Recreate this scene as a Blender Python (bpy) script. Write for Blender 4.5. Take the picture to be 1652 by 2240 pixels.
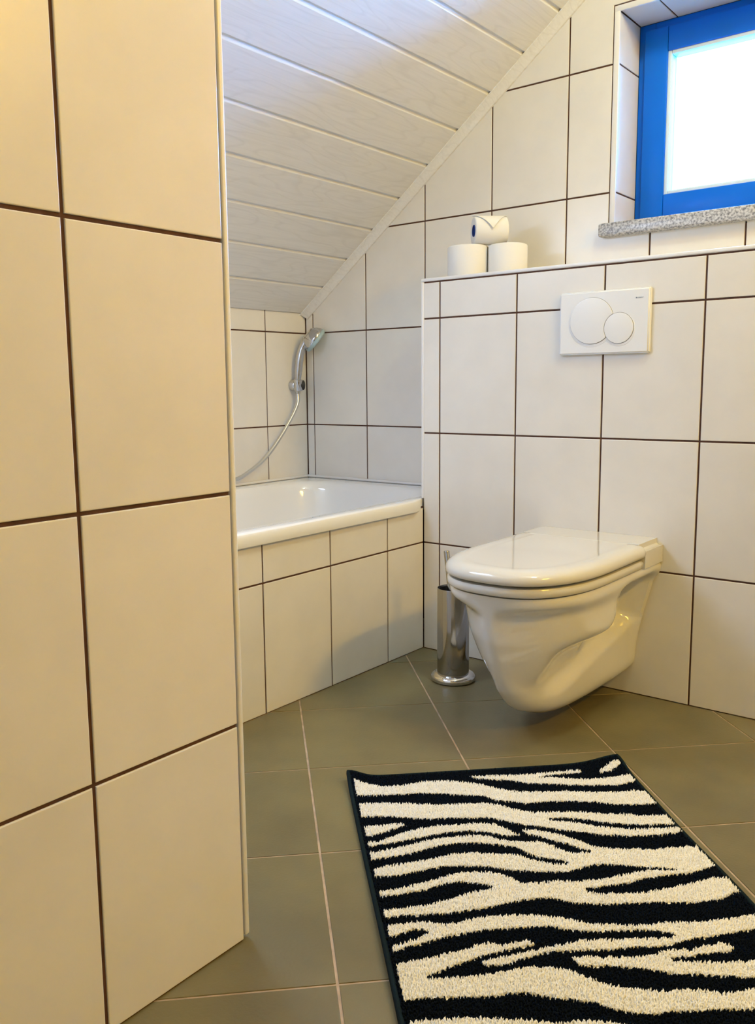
import bpy, bmesh, math, random
import numpy as np
from mathutils import Vector, Matrix
random.seed(7)
rng = np.random.default_rng(7)
for o in list(bpy.data.objects):
    bpy.data.objects.remove(o)
S = bpy.context.scene
COL = S.collection

# ------------------------------------------------------------------ camera
IMG_W = 1652.0
cam_d = bpy.data.cameras.new('camera')
cam = bpy.data.objects.new('camera', cam_d)
COL.objects.link(cam)
S.camera = cam
RX, RZ, RY = -0.1368, 0.6818, -0.0114
fw = Vector((-math.sin(RZ)*math.cos(RX), math.cos(RZ)*math.cos(RX), math.sin(RX)))
rt = Vector((math.cos(RZ), math.sin(RZ), 0))
up = rt.cross(fw)
r2 = math.cos(RY)*rt + math.sin(RY)*up
u2 = -math.sin(RY)*rt + math.cos(RY)*up
mw = Matrix((r2, u2, -fw)).transposed().to_4x4()
mw.translation = Vector((1.4723, -2.1304, 0.8043))
cam.matrix_world = mw
cam_d.sensor_fit = 'HORIZONTAL'
cam_d.sensor_width = 36.0
cam_d.lens = 36.0*1893.74/IMG_W
cam_d.shift_x = 44.29/IMG_W
cam_d.shift_y = -17.73/IMG_W
cam_d.clip_start = 0.02

# ------------------------------------------------------------------ world
wd = bpy.data.worlds.new('world')
S.world = wd
wd.use_nodes = True
bg = wd.node_tree.nodes['Background']
bg.inputs[0].default_value = (0.03, 0.36, 1.0, 1)
bg.inputs[1].default_value = 74.0

# ------------------------------------------------------------------ lamps
def area(name, loc, target, size, power, color, size_y=None):
    l = bpy.data.lights.new(name, 'AREA')
    l.energy = power
    l.color = color
    l.size = size
    if size_y:
        l.shape = 'RECTANGLE'
        l.size_y = size_y
    else:
        l.shape = 'DISK'
    o = bpy.data.objects.new(name, l)
    COL.objects.link(o)
    o.location = loc
    d = Vector(target) - Vector(loc)
    o.rotation_euler = d.to_track_quat('-Z', 'Y').to_euler()
    return o
#LIGHTS
def point(name, loc, power, color, radius):
    l = bpy.data.lights.new(name, 'POINT')
    l.energy = power
    l.color = color
    l.shadow_soft_size = radius
    o = bpy.data.objects.new(name, l)
    COL.objects.link(o)
    o.location = loc
    return o
point('ceiling_lamp_light', (1.20, -0.50, 2.27), 24, (0.92, 1.0, 0.80), 0.08)
area('mirror_lamp_light', (2.72, -0.80, 2.15), (0.0, -0.6, 0.4), 0.5, 42, (1.0, 0.60, 0.06), 0.14)
area('added_roof_window_light', (-0.17, -1.05, 1.43), (0.25, -1.05, 0.6), 0.36, 8.5, (0.52, 0.66, 1.0), 0.36)  # light of the unseen roof window, added to lift the bath alcove

S.view_settings.view_transform = 'Standard'
S.view_settings.look = 'None'
S.view_settings.gamma = 1
S.view_settings.exposure = -0.08
S.view_settings.use_curve_mapping = False

# ------------------------------------------------------------------ materials
def mat(name, color, rough=0.5, metal=0.0, noise=0.0, nscale=6.0, bump=0.0, bscale=200.0,
        spec=0.5, coat=0.0, rand=0.0, color2=None, detail=6.0):
    m = bpy.data.materials.new(name)
    m.use_nodes = True
    nt = m.node_tree
    b = nt.nodes['Principled BSDF']
    b.inputs['Base Color'].default_value = (*color, 1)
    b.inputs['Roughness'].default_value = rough
    b.inputs['Metallic'].default_value = metal
    b.inputs['Specular IOR Level'].default_value = spec
    b.inputs['Coat Weight'].default_value = coat
    b.inputs['Coat Roughness'].default_value = 0.05
    geo = nt.nodes.new('ShaderNodeNewGeometry')
    src = None
    if noise > 0:
        n = nt.nodes.new('ShaderNodeTexNoise')
        n.inputs['Scale'].default_value = nscale
        n.inputs['Detail'].default_value = detail
        nt.links.new(geo.outputs['Position'], n.inputs['Vector'])
        mix = nt.nodes.new('ShaderNodeMix')
        mix.data_type = 'RGBA'
        c2 = color2 or tuple(c*(1-noise) for c in color)
        mix.inputs['A'].default_value = (*color, 1)
        mix.inputs['B'].default_value = (*c2, 1)
        mr = nt.nodes.new('ShaderNodeMapRange')
        mr.inputs['From Min'].default_value = 0.35
        mr.inputs['From Max'].default_value = 0.65
        nt.links.new(n.outputs['Fac'], mr.inputs['Value'])
        nt.links.new(mr.outputs['Result'], mix.inputs['Factor'])
        src = mix.outputs['Result']
    if rand > 0:
        oi = nt.nodes.new('ShaderNodeObjectInfo')
        mr = nt.nodes.new('ShaderNodeMapRange')
        mr.inputs['To Min'].default_value = 1-rand
        mr.inputs['To Max'].default_value = 1+rand
        nt.links.new(oi.outputs['Random'], mr.inputs['Value'])
        hs = nt.nodes.new('ShaderNodeHueSaturation')
        nt.links.new(mr.outputs['Result'], hs.inputs['Value'])
        if src:
            nt.links.new(src, hs.inputs['Color'])
        else:
            hs.inputs['Color'].default_value = (*color, 1)
        src = hs.outputs['Color']
    if src:
        nt.links.new(src, b.inputs['Base Color'])
    if bump > 0:
        n = nt.nodes.new('ShaderNodeTexNoise')
        n.inputs['Scale'].default_value = bscale
        n.inputs['Detail'].default_value = 3
        nt.links.new(geo.outputs['Position'], n.inputs['Vector'])
        bp = nt.nodes.new('ShaderNodeBump')
        bp.inputs['Strength'].default_value = bump
        bp.inputs['Distance'].default_value = 0.001
        nt.links.new(n.outputs['Fac'], bp.inputs['Height'])
        nt.links.new(bp.outputs['Normal'], b.inputs['Normal'])
    return m

M_tile = mat('cream_wall_tile', (0.80, 0.77, 0.71), 0.28, noise=0.05, nscale=9, bump=0.15, bscale=60, rand=0.012)
M_grout = mat('brown_wall_grout', (0.105, 0.042, 0.024), 0.85, noise=0.35, nscale=40, bump=0.4)
M_floor = mat('taupe_floor_tile', (0.190, 0.154, 0.064), 0.38, noise=0.25, nscale=5, bump=0.35, bscale=180, rand=0.05)
M_fgrout = mat('tan_floor_grout', (0.52, 0.38, 0.25), 0.9, noise=0.3, nscale=30, bump=0.4)
M_trim = mat('white_profile', (0.82, 0.81, 0.80), 0.3)
M_paint = mat('cream_wall_paint', (0.82, 0.79, 0.72), 0.7, bump=0.2)
M_white = mat('white_ceramic', (0.76, 0.755, 0.745), 0.07, coat=0.4)
M_seat = mat('white_toilet_lid_plastic', (0.68, 0.66, 0.61), 0.10, coat=0.4)
M_enamel = mat('white_bath_enamel', (0.83, 0.83, 0.81), 0.06, coat=0.5)
M_chrome = mat('polished_chrome', (0.72, 0.72, 0.74), 0.05, metal=1.0)
M_steel = mat('dark_polished_steel', (0.42, 0.42, 0.43), 0.10, metal=1.0)
M_shower = mat('shower_chrome', (0.56, 0.57, 0.59), 0.06, metal=1.0)
M_hose = mat('grey_metal_hose', (0.62, 0.62, 0.60), 0.28, metal=0.85)
M_dark = mat('dark_rubber', (0.02, 0.02, 0.022), 0.6)
M_teal = mat('pale_teal_spray_plastic', (0.36, 0.50, 0.55), 0.35)
M_paper = mat('white_toilet_paper', (0.80, 0.79, 0.76), 0.95, bump=0.3, bscale=400, spec=0.1)
M_core = mat('navy_roll_core', (0.02, 0.05, 0.22), 0.9)
M_plate = mat('white_flush_plate_plastic', (0.82, 0.83, 0.84), 0.22)
M_gap = mat('grey_button_gap', (0.12, 0.12, 0.14), 0.6)
M_logo = mat('grey_logo_print', (0.22, 0.26, 0.32), 0.6)
M_blueflare = mat('blue_flare_window_frame', (0.0, 0.155, 0.75), 0.35, spec=0.25)  # blue lens flare over a grey-white frame, put into its colour
M_bead = mat('glare_pale_glazing_bead', (0.70, 0.85, 0.95), 0.3)  # window glare on the bead, painted in as a pale colour
M_wpile = mat('ivory_rug_pile', (0.99, 0.985, 0.95), 0.95, spec=0.1, noise=0.03, nscale=60)
M_bpile = mat('black_rug_pile', (0.004, 0.007, 0.014), 0.95, spec=0.05)
M_bind = mat('dark_green_rug_binding', (0.006, 0.014, 0.018), 0.9, spec=0.1)

def granite():
    m = bpy.data.materials.new('grey_speckled_granite')
    m.use_nodes = True
    nt = m.node_tree
    b = nt.nodes['Principled BSDF']
    geo = nt.nodes.new('ShaderNodeNewGeometry')
    v = nt.nodes.new('ShaderNodeTexNoise')
    v.inputs['Scale'].default_value = 165
    v.inputs['Detail'].default_value = 4
    nt.links.new(geo.outputs['Position'], v.inputs['Vector'])
    r = nt.nodes.new('ShaderNodeValToRGB')
    e = r.color_ramp.elements
    e[0].position = 0.36; e[0].color = (0.17, 0.17, 0.19, 1)
    e[1].position = 0.60; e[1].color = (0.58, 0.58, 0.60, 1)
    x = e.new(0.47); x.color = (0.36, 0.36, 0.38, 1)
    nt.links.new(v.outputs['Fac'], r.inputs['Fac'])
    nt.links.new(r.outputs['Color'], b.inputs['Base Color'])
    b.inputs['Roughness'].default_value = 0.25
    return m
M_granite = granite()

def boardmat():
    m = bpy.data.materials.new('white_woodgrain_panel')
    m.use_nodes = True
    nt = m.node_tree
    b = nt.nodes['Principled BSDF']
    b.inputs['Roughness'].default_value = 0.38
    tc = nt.nodes.new('ShaderNodeTexCoord')
    oi = nt.nodes.new('ShaderNodeObjectInfo')
    add = nt.nodes.new('ShaderNodeVectorMath'); add.operation = 'ADD'
    cx = nt.nodes.new('ShaderNodeCombineXYZ')
    mul = nt.nodes.new('ShaderNodeMath'); mul.operation = 'MULTIPLY'; mul.inputs[1].default_value = 37
    nt.links.new(oi.outputs['Random'], mul.inputs[0])
    nt.links.new(mul.outputs[0], cx.inputs['Y'])
    nt.links.new(tc.outputs['Object'], add.inputs[0])
    nt.links.new(cx.outputs[0], add.inputs[1])
    mp = nt.nodes.new('ShaderNodeMapping')
    mp.inputs['Scale'].default_value = (6.5, 1.1, 6.5)
    nt.links.new(add.outputs[0], mp.inputs['Vector'])
    n = nt.nodes.new('ShaderNodeTexNoise')
    n.inputs['Scale'].default_value = 1.6
    n.inputs['Detail'].default_value = 1.5
    nt.links.new(mp.outputs[0], n.inputs['Vector'])
    m2 = nt.nodes.new('ShaderNodeMath'); m2.operation = 'MULTIPLY'; m2.inputs[1].default_value = 13
    nt.links.new(n.outputs['Fac'], m2.inputs[0])
    fr = nt.nodes.new('ShaderNodeMath'); fr.operation = 'FRACT'
    nt.links.new(m2.outputs[0], fr.inputs[0])
    r = nt.nodes.new('ShaderNodeValToRGB')
    e = r.color_ramp.elements
    e[0].position = 0.0; e[0].color = (0.785, 0.775, 0.75, 1)
    e[1].position = 0.28; e[1].color = (0.80, 0.79, 0.765, 1)
    x = e.new(0.10); x.color = (0.757, 0.745, 0.717, 1)
    nt.links.new(fr.outputs[0], r.inputs['Fac'])
    # fine streaks along the board
    mp2 = nt.nodes.new('ShaderNodeMapping')
    mp2.inputs['Scale'].default_value = (160, 6, 160)
    nt.links.new(add.outputs[0], mp2.inputs['Vector'])
    n2 = nt.nodes.new('ShaderNodeTexNoise')
    n2.inputs['Scale'].default_value = 1.0
    nt.links.new(mp2.outputs[0], n2.inputs['Vector'])
    mx = nt.nodes.new('ShaderNodeMix'); mx.data_type = 'RGBA'; mx.blend_type = 'MULTIPLY'
    mr = nt.nodes.new('ShaderNodeMapRange')
    mr.inputs['From Min'].default_value = 0.35; mr.inputs['From Max'].default_value = 0.6
    mr.inputs['To Min'].default_value = 0.955; mr.inputs['To Max'].default_value = 1.0
    nt.links.new(n2.outputs['Fac'], mr.inputs['Value'])
    mx.inputs['Factor'].default_value = 1.0
    nt.links.new(r.outputs['Color'], mx.inputs['A'])
    nt.links.new(mr.outputs['Result'], mx.inputs['B'])
    nt.links.new(mx.outputs['Result'], b.inputs['Base Color'])
    return m
M_board = boardmat()

def glassmat():
    m = bpy.data.materials.new('clear_window_glass')
    m.use_nodes = True
    nt = m.node_tree
    for n in list(nt.nodes):
        nt.nodes.remove(n)
    out = nt.nodes.new('ShaderNodeOutputMaterial')
    t = nt.nodes.new('ShaderNodeBsdfTransparent')
    g = nt.nodes.new('ShaderNodeBsdfGlossy'); g.inputs['Roughness'].default_value = 0.02
    f = nt.nodes.new('ShaderNodeFresnel'); f.inputs['IOR'].default_value = 1.45
    mx = nt.nodes.new('ShaderNodeMixShader')
    nt.links.new(f.outputs[0], mx.inputs[0])
    nt.links.new(t.outputs[0], mx.inputs[1])
    nt.links.new(g.outputs[0], mx.inputs[2])
    nt.links.new(mx.outputs[0], out.inputs[0])
    return m
M_glass = glassmat()
def emis(name, color, s):
    m = bpy.data.materials.new(name); m.use_nodes = True
    b = m.node_tree.nodes['Principled BSDF']
    b.inputs['Emission Color'].default_value = (*color, 1)
    b.inputs['Emission Strength'].default_value = s
    return m
M_lampglass = emis('warm_lamp_glass', (1.0, 0.95, 0.80), 3.0)
M_glowpane = emis('glowing_roof_pane', (0.62, 0.78, 1.0), 3.0)  # self-glowing pane for the added roof window, no opening behind it

# ------------------------------------------------------------------ helpers
def empty(name, loc=(0, 0, 0), rz=0.0):
    o = bpy.data.objects.new(name, None)
    o.empty_display_size = 0.05
    COL.objects.link(o)
    o.location = loc
    o.rotation_euler = (0, 0, rz)
    return o
def tag(o, label=None, cat=None, group=None, kind=None):
    if label: o['label'] = label
    if cat: o['category'] = cat
    if group: o['group'] = group
    if kind: o['kind'] = kind
    return o
def link(name, me, m, parent=None, loc=None, smooth=None):
    if not isinstance(m, (list, tuple)): m = [m]
    if len(me.materials) == 0:
        for x in m: me.materials.append(x)
    o = bpy.data.objects.new(name, me)
    COL.objects.link(o)
    if parent: o.parent = parent
    if loc is not None: o.location = loc
    return o
def bmobj(name, bm, m, parent=None, loc=None, smooth=None):
    bmesh.ops.recalc_face_normals(bm, faces=bm.faces)
    me = bpy.data.meshes.new(name)
    bm.to_mesh(me); bm.free()
    if smooth is not None:
        me.polygons.foreach_set('use_smooth', [True]*len(me.polygons))
        me.set_sharp_from_angle(angle=math.radians(smooth))
    return link(name, me, m, parent, loc)
def box(bm, x0, x1, y0, y1, z0, z1, bev=0.0, seg=2):
    g = bmesh.ops.create_cube(bm, size=1.0)
    vs = g['verts']
    for v in vs:
        v.co = Vector(((x0+x1)/2+v.co.x*(x1-x0), (y0+y1)/2+v.co.y*(y1-y0), (z0+z1)/2+v.co.z*(z1-z0)))
    if bev > 0:
        es = list({e for v in vs for e in v.link_edges})
        bmesh.ops.bevel(bm, geom=es, offset=bev, segments=seg, affect='EDGES', profile=0.5)
def boxobj(name, dims, m, parent=None, bev=0.0, seg=2, smooth=None):
    bm = bmesh.new()
    if isinstance(dims[0], (int, float)): dims = [dims]
    for d in dims: box(bm, *d, bev=bev, seg=seg)
    return bmobj(name, bm, m, parent, smooth=smooth)
def loft(rings, cap0=True, cap1=True):
    bm = bmesh.new()
    n = len(rings[0])
    vs = [[bm.verts.new(p) for p in r] for r in rings]
    for a, b in zip(vs, vs[1:]):
        for i in range(n):
            j = (i+1) % n
            bm.faces.new((a[i], a[j], b[j], b[i]))
    if cap0: bm.faces.new(vs[0][::-1])
    if cap1: bm.faces.new(vs[-1])
    return bm
def lathe(profile, n=64, cap0=True, cap1=True):
    rings = [[(r*math.cos(2*math.pi*i/n), r*math.sin(2*math.pi*i/n), z) for i in range(n)] for r, z in profile]
    return loft(rings, cap0, cap1)
def tube(pts, radii, n=20, cap=True):
    pts = [Vector(p) for p in pts]
    if isinstance(radii, (int, float)): radii = [radii]*len(pts)
    rings = []
    ref = Vector((0, 1, 0.01)).normalized()
    for i, p in enumerate(pts):
        t = (pts[min(i+1, len(pts)-1)] - pts[max(i-1, 0)]).normalized()
        a = (ref - t*ref.dot(t)).normalized()
        b = t.cross(a)
        ref = a
        rr = radii[i]
        rx_, ry_ = rr if isinstance(rr, tuple) else (rr, rr)
        rings.append([p + a*rx_*math.cos(2*math.pi*k/n) + b*ry_*math.sin(2*math.pi*k/n) for k in range(n)])
    return loft(rings, cap, cap)
def bez(pts, n=12):
    # catmull-rom through points
    P = [Vector(p) for p in pts]
    P = [2*P[0]-P[1]] + P + [2*P[-1]-P[-2]]
    out = []
    for i in range(1, len(P)-2):
        for k in range(n):
            t = k/n
            out.append(0.5*((2*P[i]) + (P[i+1]-P[i-1])*t + (2*P[i-1]-5*P[i]+4*P[i+1]-P[i+2])*t*t
                            + (3*P[i]-P[i-1]-3*P[i+1]+P[i+2])*t**3))
    out.append(P[-2])
    return out

# --- tiles -----------------------------------------------------------
def clip_poly(poly, a, b, c):        # keep a*u+b*v <= c
    out = []
    for i in range(len(poly)):
        p, q = poly[i], poly[(i+1) % len(poly)]
        dp, dq = a*p[0]+b*p[1]-c, a*q[0]+b*q[1]-c
        if dp <= 0: out.append(p)
        if dp*dq < 0:
            t = dp/(dp-dq)
            out.append((p[0]+(q[0]-p[0])*t, p[1]+(q[1]-p[1])*t))
    return out
def area2(poly):
    return 0.5*sum(poly[i][0]*poly[(i+1) % len(poly)][1]-poly[(i+1) % len(poly)][0]*poly[i][1] for i in range(len(poly)))
def clean(poly):
    out = []
    for p in poly:
        if not out or (abs(p[0]-out[-1][0])+abs(p[1]-out[-1][1])) > 2e-4: out.append(p)
    if len(out) > 1 and (abs(out[0][0]-out[-1][0])+abs(out[0][1]-out[-1][1])) <= 2e-4: out.pop()
    return out
def inset(poly, d):
    n = len(poly)
    out = []
    for i in range(n):
        p0, p1, p2 = Vector(poly[i-1]), Vector(poly[i]), Vector(poly[(i+1) % n])
        e1 = (p1-p0).normalized(); e2 = (p2-p1).normalized()
        n1 = Vector((-e1.y, e1.x)); n2 = Vector((-e2.y, e2.x))
        k = 1+n1.dot(n2)
        out.append(tuple(p1+(n1+n2)*(d/max(k, 0.2))))
    return out
_cache = {}
def tile_obj(poly, O, U, V, N, m, parent, depth=0.006, bev=0.0012, name='tile'):
    poly = clean(poly)
    if len(poly) < 3: return
    if area2(poly) < 0: poly = poly[::-1]
    if area2(poly) < 1.2e-5: return
    cu = sum(p[0] for p in poly)/len(poly); cv = sum(p[1] for p in poly)/len(poly)
    loc = [(p[0]-cu, p[1]-cv) for p in poly]
    key = (tuple((round(a, 4), round(b, 4)) for a, b in loc), tuple(U), tuple(V), tuple(N), m.name, depth)
    me = _cache.get(key)
    if me is None:
        bm = bmesh.new()
        def ring(pp, d): return [bm.verts.new(U*p[0]+V*p[1]-N*d) for p in pp]
        r0, r1, r1b, r2 = ring(loc, depth), ring(loc, bev), ring(inset(loc, bev*0.35), bev*0.3), ring(inset(loc, bev*1.2), 0)
        n = len(loc)
        for a, b in ((r0, r1), (r1, r1b), (r1b, r2)):
            for i in range(n):
                bm.faces.new((a[i], a[(i+1) % n], b[(i+1) % n], b[i]))
        bm.faces.new(r2); bm.faces.new(r0[::-1])
        if U.cross(V).dot(N) < 0:
            bmesh.ops.reverse_faces(bm, faces=bm.faces)
        me = bpy.data.meshes.new(name)
        bm.to_mesh(me); bm.free()
        _cache[key] = me
    return link(name, me, m, parent, O+U*cu+V*cv)
def rect_minus(r, h):
    u0, u1, v0, v1 = r; a0, a1, b0, b1 = h
    if u1 <= a0+1e-6 or u0 >= a1-1e-6 or v1 <= b0+1e-6 or v0 >= b1-1e-6:
        return [(u0, v0), (u1, v0), (u1, v1), (u0, v1)]
    iu0, iu1, iv0, iv1 = max(u0, a0), min(u1, a1), max(v0, b0), min(v1, b1)
    L, R, B, T = iu0 <= u0+1e-6, iu1 >= u1-1e-6, iv0 <= v0+1e-6, iv1 >= v1-1e-6
    if L and R and B and T: return None
    if L and R and B: return [(u0, iv1), (u1, iv1), (u1, v1), (u0, v1)]
    if L and R and T: return [(u0, v0), (u1, v0), (u1, iv0), (u0, iv0)]
    if B and T and L: return [(iu1, v0), (u1, v0), (u1, v1), (iu1, v1)]
    if B and T and R: return [(u0, v0), (iu0, v0), (iu0, v1), (u0, v1)]
    if R and T: return [(u0, v0), (u1, v0), (u1, iv0), (iu0, iv0), (iu0, v1), (u0, v1)]
    if R and B: return [(u0, v0), (iu0, v0), (iu0, iv1), (u1, iv1), (u1, v1), (u0, v1)]
    if L and T: return [(u0, v0), (u1, v0), (u1, v1), (iu1, v1), (iu1, iv0), (u0, iv0)]
    if L and B: return [(iu1, v0), (u1, v0), (u1, v1), (u0, v1), (u0, iv1), (iu1, iv1)]
    return [(u0, v0), (u1, v0), (u1, v1), (u0, v1)]
def tile_grid(parent, O, U, V, N, us, vs, m=None, gap=0.0046, clips=(), hole=None, name='tile', depth=0.006):
    O, U, V, N = Vector(O), Vector(U), Vector(V), Vector(N)
    m = m or M_tile
    for i in range(len(us)-1):
        for j in range(len(vs)-1):
            r = (us[i]+gap/2, us[i+1]-gap/2, vs[j]+gap/2, vs[j+1]-gap/2)
            if r[1]-r[0] < 0.003 or r[3]-r[2] < 0.003: continue
            p = rect_minus(r, hole) if hole else [(r[0], r[2]), (r[1], r[2]), (r[1], r[3]), (r[0], r[3])]
            if not p: continue
            for c in clips:
                p = clip_poly(p, *c)
                if len(p) < 3: break
            if len(p) < 3: continue
            tile_obj(p, O, U, V, N, m, parent, name=name, depth=depth)

X, Y, Z = Vector((1, 0, 0)), Vector((0, 1, 0)), Vector((0, 0, 1))
D = 0.277          # back wall plane
LW = -0.717        # low knee wall plane
TW = 0.2484        # tile pitch
Z1, Z2, Z3, Z4, Z5, Z6 = 0.3298, 0.66, 0.9925, 1.3291, 1.6683, 2.0075
SL = 0.7655        # ceiling slope
def zc(x): return 1.061 + SL*(x-LW)
XR, YF, ZT = 2.80, -3.5, 2.42
XT = LW+(ZT-1.061)/SL     # where the slope meets the flat ceiling
LX, LY = 0.602, -1.327    # left partition face and its end
BR = 0.463         # bath rim height
G = 0.0025         # grout depth

# ------------------------------------------------------------------ structure
fl = boxobj('floor', (LW-0.2, XR+0.1, YF-0.1, D+0.3, -0.12, -0.0015), M_fgrout)
tag(fl, kind='structure')
s2 = math.sqrt(0.5)
ang = math.radians(45.5)
FU = Vector((math.cos(ang), math.sin(ang), 0)); FV = Vector((-math.sin(ang), math.cos(ang), 0))
# line families: FU.(p) = -0.4+0.335k and FV.(p) = -0.797+0.335k
p00 = 0.335
def flip(c): return c
xs = [(-0.401+p00*k) for k in range(-14, 14)]
ys = [(-0.797+p00*k-0.006) for k in range(-18, 12)]
def half(nx, ny, c):   # world half plane nx*x+ny*y<=c in (u,v)
    return (nx*FU.x+ny*FU.y, nx*FV.x+ny*FV.y, c)
fclips = [half(-1, 0, -0.001), half(1, 0, XR-0.002), half(0, 1, -0.001), half(0, -1, -YF-0.002)]
for i in range(len(xs)-1):
    for j in range(len(ys)-1):
        cu, cv = (xs[i]+xs[i+1])/2, (ys[j]+ys[j+1])/2
        c = FU*cu+FV*cv
        g = 0.0042
        p = [(xs[i]+g/2, ys[j]+g/2), (xs[i+1]-g/2, ys[j]+g/2), (xs[i+1]-g/2, ys[j+1]-g/2), (xs[i]+g/2, ys[j+1]-g/2)]
        for cl in fclips:
            p = clip_poly(p, *cl)
            if len(p) < 3: break
        if len(p) < 3: continue
        wp = [FU*a+FV*b for a, b in p]
        if all(q.x < LX and q.y < LY for q in wp): continue
        tile_obj(p, Vector((0, 0, 0)), FU, FV, Z, M_floor, fl, depth=0.009, bev=0.0008)

# back gable wall with the window opening
WX0, WX1, WZ0, WZ1 = 0.457, 1.10, 1.243, 1.802
WO = 0.56          # outer wall face
wb = boxobj('wall_back', [(LW-0.2, WX0-G, D+G, WO, 0, 2.7), (WX1+G, XR+0.1, D+G, WO, 0, 2.7),
                          (WX0-G, WX1+G, D+G, WO, 0, WZ0-0.04), (WX0-G, WX1+G, D+G, WO, WZ1+G, 2.7)], M_grout)
tag(wb, kind='structure')
AL = -0.4337
ux = [LW, AL-TW] + [AL+TW*k for k in range(0, 14)]
ux = [u for u in ux if u < XR-0.02]+[XR]
trimdrop = 0.006
tile_grid(wb, (0, D, 0), X, Z, -Y, ux, [0.40, Z2, Z3, Z4, Z5, Z6, 2.35, 2.6],
          clips=[(-SL, 1, 1.061-SL*LW-trimdrop), (0, 1, ZT), (0, -1, -0.42)], hole=(WX0-0.018, WX1+0.018, WZ0-0.02, WZ1+0.018))
# reveal tiles
g2 = 0.425
tile_grid(wb, (WX0+0.0, 0, 0), Y, Z, X, [D+0.002, g2], [WZ0-0.002, Z4, Z5, WZ1+0.001], clips=[])
tile_grid(wb, (WX1-0.0, 0, 0), Y, Z, -X, [D+0.002, g2], [WZ0-0.002, Z4, Z5, WZ1+0.001], clips=[])
tile_grid(wb, (0, 0, WZ1), X, Y, -Z, [WX0, 0.562, 0.562+TW, 0.562+2*TW, WX1], [D+0.002, g2], clips=[])

# low knee wall beside the bath
wk = boxobj('wall_low', (LW-0.2, LW-G, YF, D+0.1, 0, 1.2), M_grout)
tag(wk, kind='structure')
vy = [D-0.2093-0.2484*k for k in range(0, 7)]
vy = sorted([D]+[v for v in vy if v > LY]+[LY])
tile_grid(wk, (LW, 0, 0), Y, Z, X, vy, [0.42, Z2, Z3, 1.075])

# service box in front of the back wall (holds the cistern)
TP = 1.0945
wc = boxobj('wall_cistern', (G, XR+0.05, G, D+0.05, 0, 1.104), M_grout)
tag(wc, kind='structure')
px = [-0.0008, 0.0573]+[0.0573+TW*k for k in range(1, 12)]
px = [p for p in px if p < XR-0.02]+[XR]
tile_grid(wc, (0, 0, 0), X, Z, -Y, px, [-0.001, Z1, Z2, Z3, TP+0.0015])
tile_grid(wc, (0, 0, 0), Y, Z, -X, [0.003, D+0.002], [BR-0.02, Z2, Z3, TP+0.0015])
tile_grid(wc, (0, 0, 1.106), X, Y, Z, [-0.002]+px[1:], [0.012, D+0.001])

# left partition wall
wl = boxobj('wall_left', (LW-0.2, LX-G, YF-0.05, LY-G-0.004, 0, 2.6), M_grout)
tag(wl, kind='structure')
ly = [LY-0.003-0.2364+0.0]
while ly[-1] > YF: ly.append(ly[-1]-0.2505)
ly = sorted(ly+[LY-0.003])
tile_grid(wl, (LX, 0, 0), Y, Z, X, ly, [0.0, Z1, Z2, Z3, Z4, Z5, Z6, 2.34], gap=0.0052,
          clips=[(0, 1, zc(LX)-0.01)])
# its return face behind the bath
rx_ = [LX-0.012-0.25*k for k in range(0, 6)]
rx_ = sorted([r for r in rx_ if r > LW]+[LW])
tile_grid(wl, (0, LY, 0), X, Z, Y, rx_, [0.0, Z1, Z2, Z3, Z4, Z5, Z6], clips=[(-SL, 1, 1.061-SL*LW-0.005)])
# room sides that stand out of view
wr = boxobj('wall_right', (XR, XR+0.15, YF-0.1, D+0.1, 0, 2.7), M_paint); tag(wr, kind='structure')
wf = boxobj('wall_front', (LX-0.3, XR+0.1, YF-0.15, YF, 0, 2.7), M_paint); tag(wf, kind='structure')

# tiled front of the bath
bf = boxobj('wall_bath_front', (-0.03, -G, LY, 0.0, 0, 0.44), M_grout); tag(bf, kind='structure')
by = [-0.1801-0.2509*k for k in range(0, 5)]
by = sorted([0.0]+[b for b in by if b > LY]+[LY])
tile_grid(bf, (0, 0, 0), Y, Z, X, by, [-0.001, Z1, 0.436])

# ceiling : backing, boards, flat part
ce = bmesh.new()
def quad_prism(bm, pts, y0, y1):
    a = [bm.verts.new((p[0], y0, p[1])) for p in pts]
    b = [bm.verts.new((p[0], y1, p[1])) for p in pts]
    n = len(pts)
    for i in range(n):
        bm.faces.new((a[i], a[(i+1) % n], b[(i+1) % n], b[i]))
    bm.faces.new(a[::-1]); bm.faces.new(b)
NRM = Vector((-SL, 0, 1)).normalized()      # points up/out of the room
SD = Vector((1, 0, SL)).normalized()        # up the slope
x0, x1 = LW-0.15, XT
q = [(x0, zc(x0)), (x1, zc(x1)), (XR+0.1, ZT), (XR+0.1, ZT+0.12), (x1-0.1, ZT+0.12), (x0-0.1, zc(x0)+0.12)]
off = NRM*0.011
q = [(a+off.x, b+off.z) for a, b in q[:2]]+q[2:]
quad_prism(ce, q, YF-0.1, D+0.02)
ceo = bmobj('ceiling', ce, M_board); tag(ceo, kind='structure')
PITCH = 0.1413
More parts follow.
